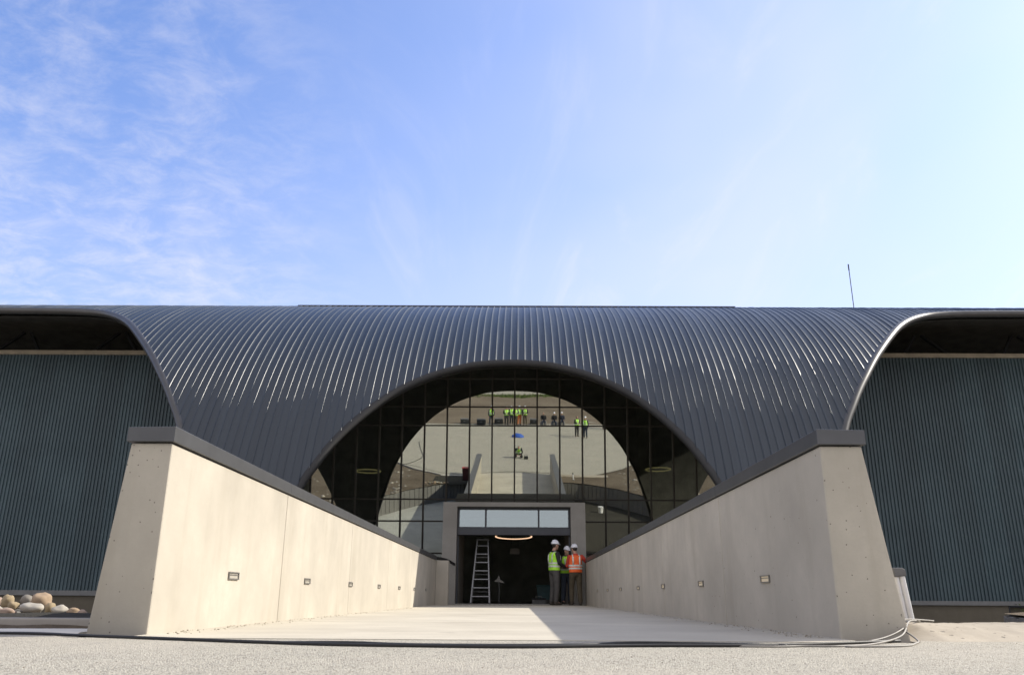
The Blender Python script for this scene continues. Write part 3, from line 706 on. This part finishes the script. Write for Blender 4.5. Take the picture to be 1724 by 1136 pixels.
# ------------------------------------------------------------------ ladder in the doorway
e = tag(empty('step_ladder', (-1.2, 26.9, .0)), 'aluminium step ladder standing open in the left of the entrance', 'ladder')
def lx(z, s): return s * (.30 - .125 * z / 2.02) - .02 * z * 0 + .022 * z
for s in (-1, 1):
    bm = bmesh.new(); prism(bm, [(lx(0, s) - .02, 0), (lx(0, s) + .02, 0), (lx(2.02, s) + .017, 2.02), (lx(2.02, s) - .017, 2.02)], 'y', -.03, .03); o = obj('rail', bm, m_alu, e); o.rotation_euler = (rad(-9), 0, 0)
    bm = bmesh.new(); box(bm, lx(0, s) - .028, lx(0, s) + .028, -.04, .04, -.002, .05); o2 = obj('foot', bm, m_black, e)
    bm = bmesh.new(); prism(bm, [(lx(0, s) - .015, 0), (lx(0, s) + .015, 0), (lx(1.98, s) + .013, 1.98), (lx(1.98, s) - .013, 1.98)], 'y', -.015, .015); o = obj('rear_leg', bm, m_alu, e, loc=(0, .75, 0)); o.rotation_euler = (rad(13), 0, 0)
for k in range(7):
    z = .24 + .265 * k; bm = bmesh.new(); box(bm, lx(z, -1), lx(z, 1), -.05, .045, z - .016, z + .016, .004); o = obj('tread', bm, m_alu, e); o.rotation_euler = (rad(-9), 0, 0)
bm = bmesh.new(); box(bm, lx(2.02, -1) - .03, lx(2.02, 1) + .03, .20, .44, 1.985, 2.03, .008); obj('top_cap', bm, m_grey, e)
for k in range(3):
    z = .4 + .55 * k; bm = bmesh.new(); box(bm, lx(z, -1), lx(z, 1), -.01, .01, z - .012, z + .012); o = obj('brace', bm, m_alu, e, loc=(0, .75, 0)); o.rotation_euler = (rad(13), 0, 0)

# things inside the entrance
e = tag(empty('crate', (1.0, 31.6, 0)), 'teal plastic crate standing inside the dark entrance behind the workers', 'crate'); bm = bmesh.new()
prism(bm, [(-.26, .15), (.26, .15), (.30, .62), (-.30, .62)], 'y', -.2, .2, .01); obj('tub', bm, m_teal, e)
bm = bmesh.new(); box(bm, -.32, .32, -.22, .22, .622, .66, .01); obj('rim', bm, m_teal, e)
bm = bmesh.new(); box(bm, -.3, .3, -.22, .22, .0, .148, .01); obj('trolley', bm, m_grey, e)
e = tag(empty('signboard', (-.12, 30.5, 1.72)), 'small grey board hanging at the back of the entrance', 'board'); bm = bmesh.new()
box(bm, -.17, .17, -.015, .015, 0, .2, .004); obj('panel', bm, m_portal, e)
for s in (-.12, .12):
    bm = bmesh.new(); tube(bm, [(s, 0, .2), (s, 0, .72)], .006, 5); obj('wire', bm, m_black, e)
e = tag(empty('toolbox', (.72, 29.0, 0)), 'low dark toolbox on the floor inside the entrance', 'toolbox'); bm = bmesh.new(); box(bm, -.24, .24, -.12, .12, .0, .14, .012); obj('tray', bm, m_grey, e)
bm = bmesh.new(); box(bm, -.24, .24, -.12, .12, .143, .2, .012); obj('lid', bm, m_black, e)
bm = bmesh.new(); tube(bm, [(-.1, 0, .19), (-.1, 0, .25), (.1, 0, .25), (.1, 0, .19)], .01, 6); obj('handle', bm, m_alu, e)
e = tag(empty('paper_sheet', (-.62, 27.9, .0)), 'crumpled white sheet propped on a thin stand inside the entrance', 'sheet'); bm = bmesh.new()
tube(bm, [(0, .03, 0), (0, .03, .86)], .012, 6); tube(bm, [(-.15, .03, .006), (.15, .03, .006)], .012, 6); obj('stand', bm, m_grey, e)
bm = bmesh.new(); prism(bm, [(-.17, .72), (.19, .66), (.10, .74), (.03, .78), (-.01, .93), (-.07, .80)], 'y', 0, .02, .004); obj('sheet', bm, m_portal, e)
e = tag(empty('shrub', (18.25, 30.8, -1.1)), 'small green shrub in front of the dark opening at the far right', 'shrub'); bm = bmesh.new()
for k in range(5): tube(bm, [(0, 0, 0), (rnd.uniform(-.2, .2), rnd.uniform(-.1, .1), .7 + .3 * rnd.random())], .012, 5)
obj('stem', bm, s_yl, e); bm = bmesh.new()
for k in range(160):
    c = Vector((rnd.gauss(0, .16), rnd.gauss(0, .1), .72 + rnd.gauss(0, .17))); a = Vector((rnd.gauss(0, 1), rnd.gauss(0, 1), rnd.gauss(0, 1))).normalized() * .06; b = a.orthogonal().normalized() * .022
    bm.faces.new([bm.verts.new(p) for p in (c - a, c + b, c + a, c - b)])
obj('foliage', bm, m_grass, e)

# ------------------------------------------------------------------ people
STAND = dict(pelvis=(0, 0, .96), chest=(0, -.01, 1.28), neck=(0, .01, 1.50), head=(0, -.02, 1.655), face=(0, -1, 0),
             sh=((-.185, 0, 1.43), (.185, 0, 1.43)), el=((-.25, .02, 1.14), (.25, .02, 1.14)), wr=((-.25, -.10, .90), (.25, -.10, .90)),
             hip=((-.095, 0, .92), (.095, 0, .92)), kn=((-.11, -.02, .50), (.11, -.02, .50)), an=((-.12, .03, .085), (.12, .03, .085)), toe=((-.14, -.14, .035), (.14, -.14, .035)), hand=((0, -.25, -1), (0, -.25, -1)))
def V(*a): return Vector(a)
def person(name_label, loc, rz, pose=None, top=m_blackc, vest=m_hi, legs=m_tr1, boots=m_boot, helmet=m_helm, voxel=.011, scale=1.0, group=None, fine=True):
    J = dict(STAND); J.update(pose or {}); J = {k: ([Vector(q) for q in v] if isinstance(v[0], tuple) else Vector(v)) for k, v in J.items()}
    e = tag(empty('person', loc, rz), name_label, 'person', group); e.scale = (scale,) * 3
    pel, ch, nk, hd = J['pelvis'], J['chest'], J['neck'], J['head']; fc = J['face'].normalized()
    sidev = (J['sh'][1] - J['sh'][0]).normalized()
    up_h = Vector((0, 0, 1)); fr = (fc - up_h * fc.dot(up_h) * .6).normalized(); sd = fr.cross(up_h).normalized(); uh = sd.cross(fr).normalized()
    def H(s, f, u): return hd + sd * s + fr * f + uh * u
    RM = Matrix((sd, fr, uh)).transposed()
    def torso(bm, g=0.0, lo_=0.0, hi_=1.0):
        P = [pel + (pel - ch) * .12, pel, pel.lerp(ch, .45), ch, ch.lerp(nk, .45), ch.lerp(nk, .80), nk - (nk - ch) * .08]
        R = [(.15, .105), (.165, .115), (.150, .105), (.172, .118), (.185, .112), (.135, .085), (.07, .065)]
        loft(bm, P, [(a + g, b + g) for a, b in R], 16, side=sidev)
    def arm(bm, i, g=0.0, to=1.0):
        s, l, r = J['sh'][i], J['el'][i], J['wr'][i]; r = l.lerp(r, to)
        loft(bm, [s, s.lerp(l, .5), l, l.lerp(r, .4), r], [.056 + g, .049 + g, .042 + g, .040 + g, .030 + g], 10)
    def leg(bm, i, g=0.0, to=1.0):
        h, k, a = J['hip'][i], J['kn'][i], J['an'][i]; a = k.lerp(a, to)
        loft(bm, [h, h.lerp(k, .45), k, k.lerp(a, .35), a], [.088 + g, .074 + g, .056 + g, .056 + g, .040 + g], 12)
    # body: one continuous surface
    bm = bmesh.new(); torso(bm)
    loft(bm, [nk - (nk - ch) * .15, nk, hd - uh * .06], [.066, .058, .056], 12)
    vs = ellipsoid(bm, hd, (.074, .094, .112), 16, 12, RM)
    for v in vs:
        q = RM.transposed() @ (v.co - hd)
        if q.z < -.04: q.x *= 1 - (-.04 - q.z) * 3.2; q.y = q.y * (1 - (-.04 - q.z) * 1.2) + .012
        v.co = hd + RM @ q
    loft(bm, [H(0, .088, .02), H(0, .108, -.015), H(0, .098, -.030)], [.010, .015, .012], 8)      # nose
    loft(bm, [H(-.02, .086, -.058), H(.02, .086, -.058)], [.008, .008], 8)                        # lips
    ellipsoid(bm, H(0, .078, -.093), (.022, .018, .018), 8, 6)                                    # chin
    for s in (-1, 1): ellipsoid(bm, H(s * .076, -.005, -.008), (.012, .022, .032), 8, 6, RM)     # ears
    for i in (0, 1):
        arm(bm, i); leg(bm, i)
        loft(bm, [J['an'][i] + V(0, 0, .02), J['an'][i].lerp(J['toe'][i], .5), J['toe'][i]], [(.04, .045), (.042, .035), (.042, .026)], 10)
        if fine:                                  # palm, four fingers, thumb
            w_ = J['wr'][i]; d = J['hand'][i].normalized(); s_ = (-1 if i == 0 else 1)
            across = d.cross(Vector((s_, 0, 0))); across = across.normalized() if across.length > .2 else Vector((0, 1, 0))
            palmn = d.cross(across).normalized()
            loft(bm, [w_, w_ + d * .045, w_ + d * .088], [(.028, .019), (.040, .017), (.042, .014)], 10, side=across)
            for k, ln in enumerate((.066, .076, .071, .056)):
                b0 = w_ + d * .082 + across * (.030 - .02 * k); b1 = b0 + d * ln * .5 + palmn * -.006 * s_; b2 = b0 + d * ln * .85 + palmn * -.026 * s_
                loft(bm, [b0, b1, b2], [.0095, .0088, .0078], 8)
            b0 = w_ + d * .03 + across * .034; loft(bm, [b0, b0 + across * .026 + d * .03, b0 + across * .03 + d * .062 - palmn * .012 * s_], [.012, .011, .009], 8)
        else: ellipsoid(bm, J['wr'][i] + J['hand'][i].normalized() * .07, (.035, .035, .06), 8, 6)
    body = fused('body', bm, voxel * .72 if fine else voxel, m_skin, e, 1)
    if fine:
        for s in (-1, 1):
            bm = bmesh.new(); ellipsoid(bm, H(s * .031, .083, .012), (.012, .006, .007), 8, 6, RM); obj('eye', bm, m_eye, e)
    bm = bmesh.new()
    for i in (0, 1): leg(bm, i, .022, .94)
    loft(bm, [pel + (pel - ch) * .22, pel + (pel - ch) * .05, pel.lerp(ch, .28)], [(.155, .125), (.178, .13), (.165, .12)], 16, side=sidev)
    fused('trousers', bm, voxel, legs, e)
    bm = bmesh.new(); torso(bm, .016)
    for i in (0, 1): arm(bm, i, .016, .97)
    fused('jacket', bm, voxel, top, e)
    for i in (0, 1):
        a, t_ = J['an'][i], J['toe'][i]; bm = bmesh.new(); k_ = J['kn'][i]
        heel = a + (a - t_) * .22; heel.z = a.z - .04
        loft(bm, [a.lerp(k_, .25), a, a.lerp(t_, .3)], [.058, .055, .05], 10)
        loft(bm, [heel, a.lerp(t_, .45) - V(0, 0, .012), t_], [(.046, .042), (.052, .045), (.046, .034)], 10)
        fused('boot', bm, voxel, boots, e)
    if vest:
        bm = bmesh.new()
        P = [pel.lerp(ch, -.02), pel.lerp(ch, .35), ch, ch.lerp(nk, .45), ch.lerp(nk, .80), nk - (nk - ch) * .12]
        R = [(.212, .155), (.200, .150), (.205, .152), (.208, .145), (.165, .118), (.088, .085)]
        loft(bm, P, R, 18, side=sidev, dome=False); fused('vest', bm, voxel, vest, e)
        ax = (ch - pel); n_ = 20; fwd_b = sidev.cross(ax.normalized()).normalized()
        for t0 in (.26, .52):
            bm = bmesh.new(); c0 = pel.lerp(ch, t0); c1 = pel.lerp(ch, t0 + .155)
            for c_ in (c0,):
                rr = (.211, .161); A1 = [bm.verts.new(c0 + sidev * rr[0] * math.cos(2 * math.pi * k / n_) + fwd_b * rr[1] * math.sin(2 * math.pi * k / n_)) for k in range(n_)]
                B1 = [bm.verts.new(c1 + sidev * rr[0] * math.cos(2 * math.pi * k / n_) + fwd_b * rr[1] * math.sin(2 * math.pi * k / n_)) for k in range(n_)]
                A2 = [bm.verts.new(c0 + (v.co - c0) * .97) for v in A1]; B2 = [bm.verts.new(c1 + (v.co - c1) * .97) for v in B1]
                for k in range(n_):
                    q = (k + 1) % n_; bm.faces.new((A1[k], A1[q], B1[q], B1[k])); bm.faces.new((A2[k], B2[k], B2[q], A2[q])); bm.faces.new((B1[k], B1[q], B2[q], B2[k])); bm.faces.new((A1[k], A2[k], A2[q], A1[q]))
            obj('reflective_band', bm, m_refl, e, smooth=True, angle=40)
        for s in (-1, 1):
            bm = bmesh.new(); o_ = sidev * (s * .105)
            loft(bm, [pel.lerp(ch, .68) + o_ - fwd_b * .142, ch + o_ - fwd_b * .145, ch.lerp(nk, .45) + o_ - fwd_b * .128, ch.lerp(nk, .86) + o_ * .95 - fwd_b * .05, ch.lerp(nk, .86) + o_ * .95 + fwd_b * .05, ch.lerp(nk, .45) + o_ + fwd_b * .128, ch + o_ + fwd_b * .145, pel.lerp(ch, .68) + o_ + fwd_b * .142], [(.024, .012)] * 8, 8, side=sidev, dome=False)
            obj('reflective_strap', bm, m_refl, e, smooth=True)
    bm = bmesh.new(); ellipsoid(bm, H(0, -.022, .022), (.080, .088, .098), 14, 10, RM); fused('hair', bm, voxel, m_hair, e)
    if helmet:
        bm = bmesh.new(); vs = ellipsoid(bm, H(0, -.008, .052), (.100, .126, .112), 20, 12, RM)
        for v in vs:
            q = RM.transposed() @ (v.co - H(0, -.008, .052))
            if q.z < -.01: q.z = -.012 + q.z * .05
            v.co = H(0, -.008, .052) + RM @ q
        loft(bm, [H(0, -.10, .140), H(0, -.03, .163), H(0, .06, .153)], [(.022, .010)] * 3, 8, side=sd)
        loft(bm, [H(0, .085, .045), H(0, .125, .040), H(0, .158, .030)], [(.085, .009), (.075, .008), (.042, .007)], 12, side=sd)
        fused('helmet', bm, voxel, helmet, e, 1)
    return e
CROSS = dict(el=((-.26, -.02, 1.16), (.26, -.02, 1.16)), wr=((-.10, -.26, 1.12), (.10, -.26, 1.14)), hand=((.6, -.7, .1), (-.6, -.7, .1)))
# the three at the entrance; local front is -Y
p1 = person('worker in lime vest and white helmet, taller one on the left of the talking three', (1.10, 25.45, .004), rad(118),
            dict(CROSS, head=(0, -.045, 1.655), face=(0, -1, -.12), wr=((-.13, -.30, 1.04), (.12, -.30, 1.06))), m_blackc, m_hi, m_tr1, scale=1.045, voxel=.012)
p2 = person('worker in navy jacket half hidden between the lime and the orange vest', (1.50, 25.95, .03), rad(20),
            dict(CROSS, head=(0, -.05, 1.64), face=(.1, -1, -.25)), m_navy, m_hi, m_jean, scale=.955, voxel=.012)
p3 = person('worker in orange vest and white helmet leaning an arm on the right wall', (1.735, 25.30, .004), rad(190),
            dict(head=(.02, -.05, 1.645), face=(.45, -1, -.2), el=((-.35, -.04, 1.28), (.24, -.10, 1.15)), wr=((-.50, -.22, 1.345), (.10, -.28, 1.10)), hand=((-.75, -.6, -.05), (-.5, -.8, 0)),
                 an=((-.13, .05, .085), (.12, -.06, .085)), toe=((-.16, -.12, .035), (.14, -.23, .035)), kn=((-.12, -.02, .50), (.11, -.09, .50))), simple('red_sleeves', (.50, .05, .03), .8, .2, 12), m_hi2, m_tr2, scale=.985, voxel=.012)

# the photographer behind the camera, kneeling low
KNEEL = dict(pelvis=(0, .62, .33), chest=(0, .42, .60), neck=(0, .27, .74), head=(0, .17, .80), face=(0, -1, -.45),
             sh=((-.18, .31, .70), (.18, .31, .70)), el=((-.27, .10, .46), (.27, .10, .46)), wr=((-.15, -.06, .27), (.15, -.06, .27)), hand=((.6, -.6, 0), (-.6, -.6, 0)),
             hip=((-.1, .60, .30), (.1, .60, .30)), kn=((-.24, .26, .09), (.24, .26, .09)), an=((-.2, .74, .075), (.2, .74, .075)), toe=((-.2, .90, .04), (.2, .90, .04)))
person('photographer in black with lime vest kneeling low on the plaza, mirrored in the glass', (0.02, -.62, 0), math.pi, dict(KNEEL), m_blackc, m_hi, m_blackc, helmet=None, fine=False, voxel=.016)
e = tag(empty('camera_bag', (.55, -.55, 0)), 'black camera bag on the plaza beside the kneeling photographer', 'bag'); bm = bmesh.new(); box(bm, -.15, .15, -.1, .1, 0, .22, .04); obj('body', bm, m_black, e)
bm = bmesh.new(); tube(bm, catmull([(-.12, 0, .2), (-.08, 0, .32), (.08, 0, .32), (.12, 0, .2)], 4), .012, 6); obj('strap', bm, m_grey, e)

# people standing across the plaza, seen in the glass
gp = 'people across the plaza mirrored in the glass'
B = [((-2.62, -19.9), 'person in lime vest standing alone left of the mirrored group', m_hi, m_jean, m_helm),
     ((-1.15, -20.0), 'person in lime vest and grey trousers at the left end of the mirrored group', m_hi, m_tr1, m_helm),
     ((-.70, -20.6), 'person in lime vest and dark jeans second in the mirrored group', m_hi, m_jean, m_helm),
     ((-.28, -19.6), 'bareheaded person in lime vest in the middle of the mirrored group', m_hi, m_tr2, None),
     ((.08, -20.4), 'person in orange trousers and lime vest behind the blue tarpaulin', m_hi, m_orange, m_helm),
     ((.62, -20.2), 'person in lime vest and khaki trousers at the right end of the mirrored group', m_hi, m_tr2, m_helm),
     ((5.70, -11.3), 'person in lime vest and jeans nearest on the right of the mirrored plaza', m_hi, m_jean, m_helm),
     ((5.05, -12.4), 'bareheaded person in lime vest beside the near one on the right of the mirrored plaza', m_hi, m_blackc, None),
     ((8.0, -17.4), 'person in black without vest at the far right of the mirrored plaza', None, m_blackc, None),
     ((8.75, -17.6), 'person in black with white helmet at the far right of the mirrored plaza', None, m_jean, m_helm)]
for i, ((x, y), lb, v, lg, hm) in enumerate(B):
    person(lb, (x, y, 0), math.pi + rnd.uniform(-.6, .6), dict(CROSS) if i % 2 else None, m_blackc if v is None or i % 3 else m_navy, v, lg, helmet=hm, fine=False, voxel=.024, scale=rnd.uniform(.98, 1.04), group=gp)
SIT = dict(pelvis=(0, .1, .50), chest=(0, .06, .82), neck=(0, .04, 1.04), head=(0, .01, 1.19), sh=((-.185, .04, .97), (.185, .04, .97)), el=((-.25, 0, .70), (.25, 0, .70)), wr=((-.14, -.26, .58), (.14, -.26, .58)), hand=((0, -1, -.2), (0, -1, -.2)),
           hip=((-.095, .08, .48), (.095, .08, .48)), kn=((-.13, -.36, .48), (.13, -.36, .48)), an=((-.14, -.34, .085), (.14, -.34, .085)), toe=((-.15, -.5, .035), (.15, -.5, .035)))
for i, (x, lb, hm) in enumerate(((2.4, 'person in dark clothes seated on the block nearest the mirrored group', None), (3.45, 'person in dark clothes and white helmet seated on the middle block', m_helm), (4.15, 'person in navy jacket and white helmet seated on the right block', m_helm))):
    person(lb, (x, -19.6, 0), math.pi, dict(SIT), m_navy if i == 2 else m_blackc, None, m_jean, helmet=hm, fine=False, voxel=.024, group='people seated across the plaza')
    bm = bmesh.new(); box(bm, x - .32, x + .32, -19.98, -19.5, 0, .385, .03)
    tag(obj('seat_block', bm, m_kerb), ('grey stone block under the bareheaded seated person', 'grey stone block under the middle seated person', 'grey stone block under the right seated person')[i], 'block', 'stone seating blocks')
bm = bmesh.new(); vs = ellipsoid(bm, (0, 0, 0), (.55, .4, .34), 20, 12)
for v in vs:
    v.co *= 1 + .2 * mnoise.noise(v.co * 3.1); v.co.z = max(v.co.z, 0)
tag(obj('tarpaulin', bm, m_blue, loc=(-.02, -12.1, 0)), 'bunched blue tarpaulin lying on the plaza, mirrored in the middle of the glass', 'tarpaulin')
for i, (x, y, lb) in enumerate(((-3.6, -20.6, 'dark equipment case left of the lone mirrored person'), (-1.9, -20.9, 'dark equipment case between the lone person and the mirrored group'), (1.5, -20.8, 'dark equipment case right of the mirrored group'), (-5.2, -20.8, 'dark equipment case farthest left on the mirrored plaza edge'))):
    e = tag(empty('equipment_case', (x, y, 0)), lb, 'case', 'equipment cases along the plaza edge'); bm = bmesh.new(); box(bm, -.42, .42, -.25, .25, .04, .42, .02); obj('body', bm, m_black, e)
    bm = bmesh.new(); box(bm, -.42, .42, -.25, .25, .425, .55, .02); obj('lid', bm, m_grey, e)
    bm = bmesh.new(); box(bm, -.12, .12, .25, .28, .26, .30, .008); obj('handle', bm, m_alu, e)
bm = bmesh.new()
for i in range(7000):
    x, y = rnd.uniform(-30, 30), -46.5 + rnd.gauss(0, .9); z = .30; h = rnd.uniform(.2, .5); a = rnd.uniform(0, 6.28); d = Vector((math.cos(a), math.sin(a), 0)) * .06
    b = Vector((x, y, z)); t = b + Vector((rnd.gauss(0, .1), rnd.gauss(0, .1), h)); bm.faces.new([bm.verts.new(p) for p in (b - d, b + d, t)])
tag(obj('grass', bm, m_grass), 'green grass verge beyond the dirt field, mirrored at the top of the glass', 'grass', kind='stuff')
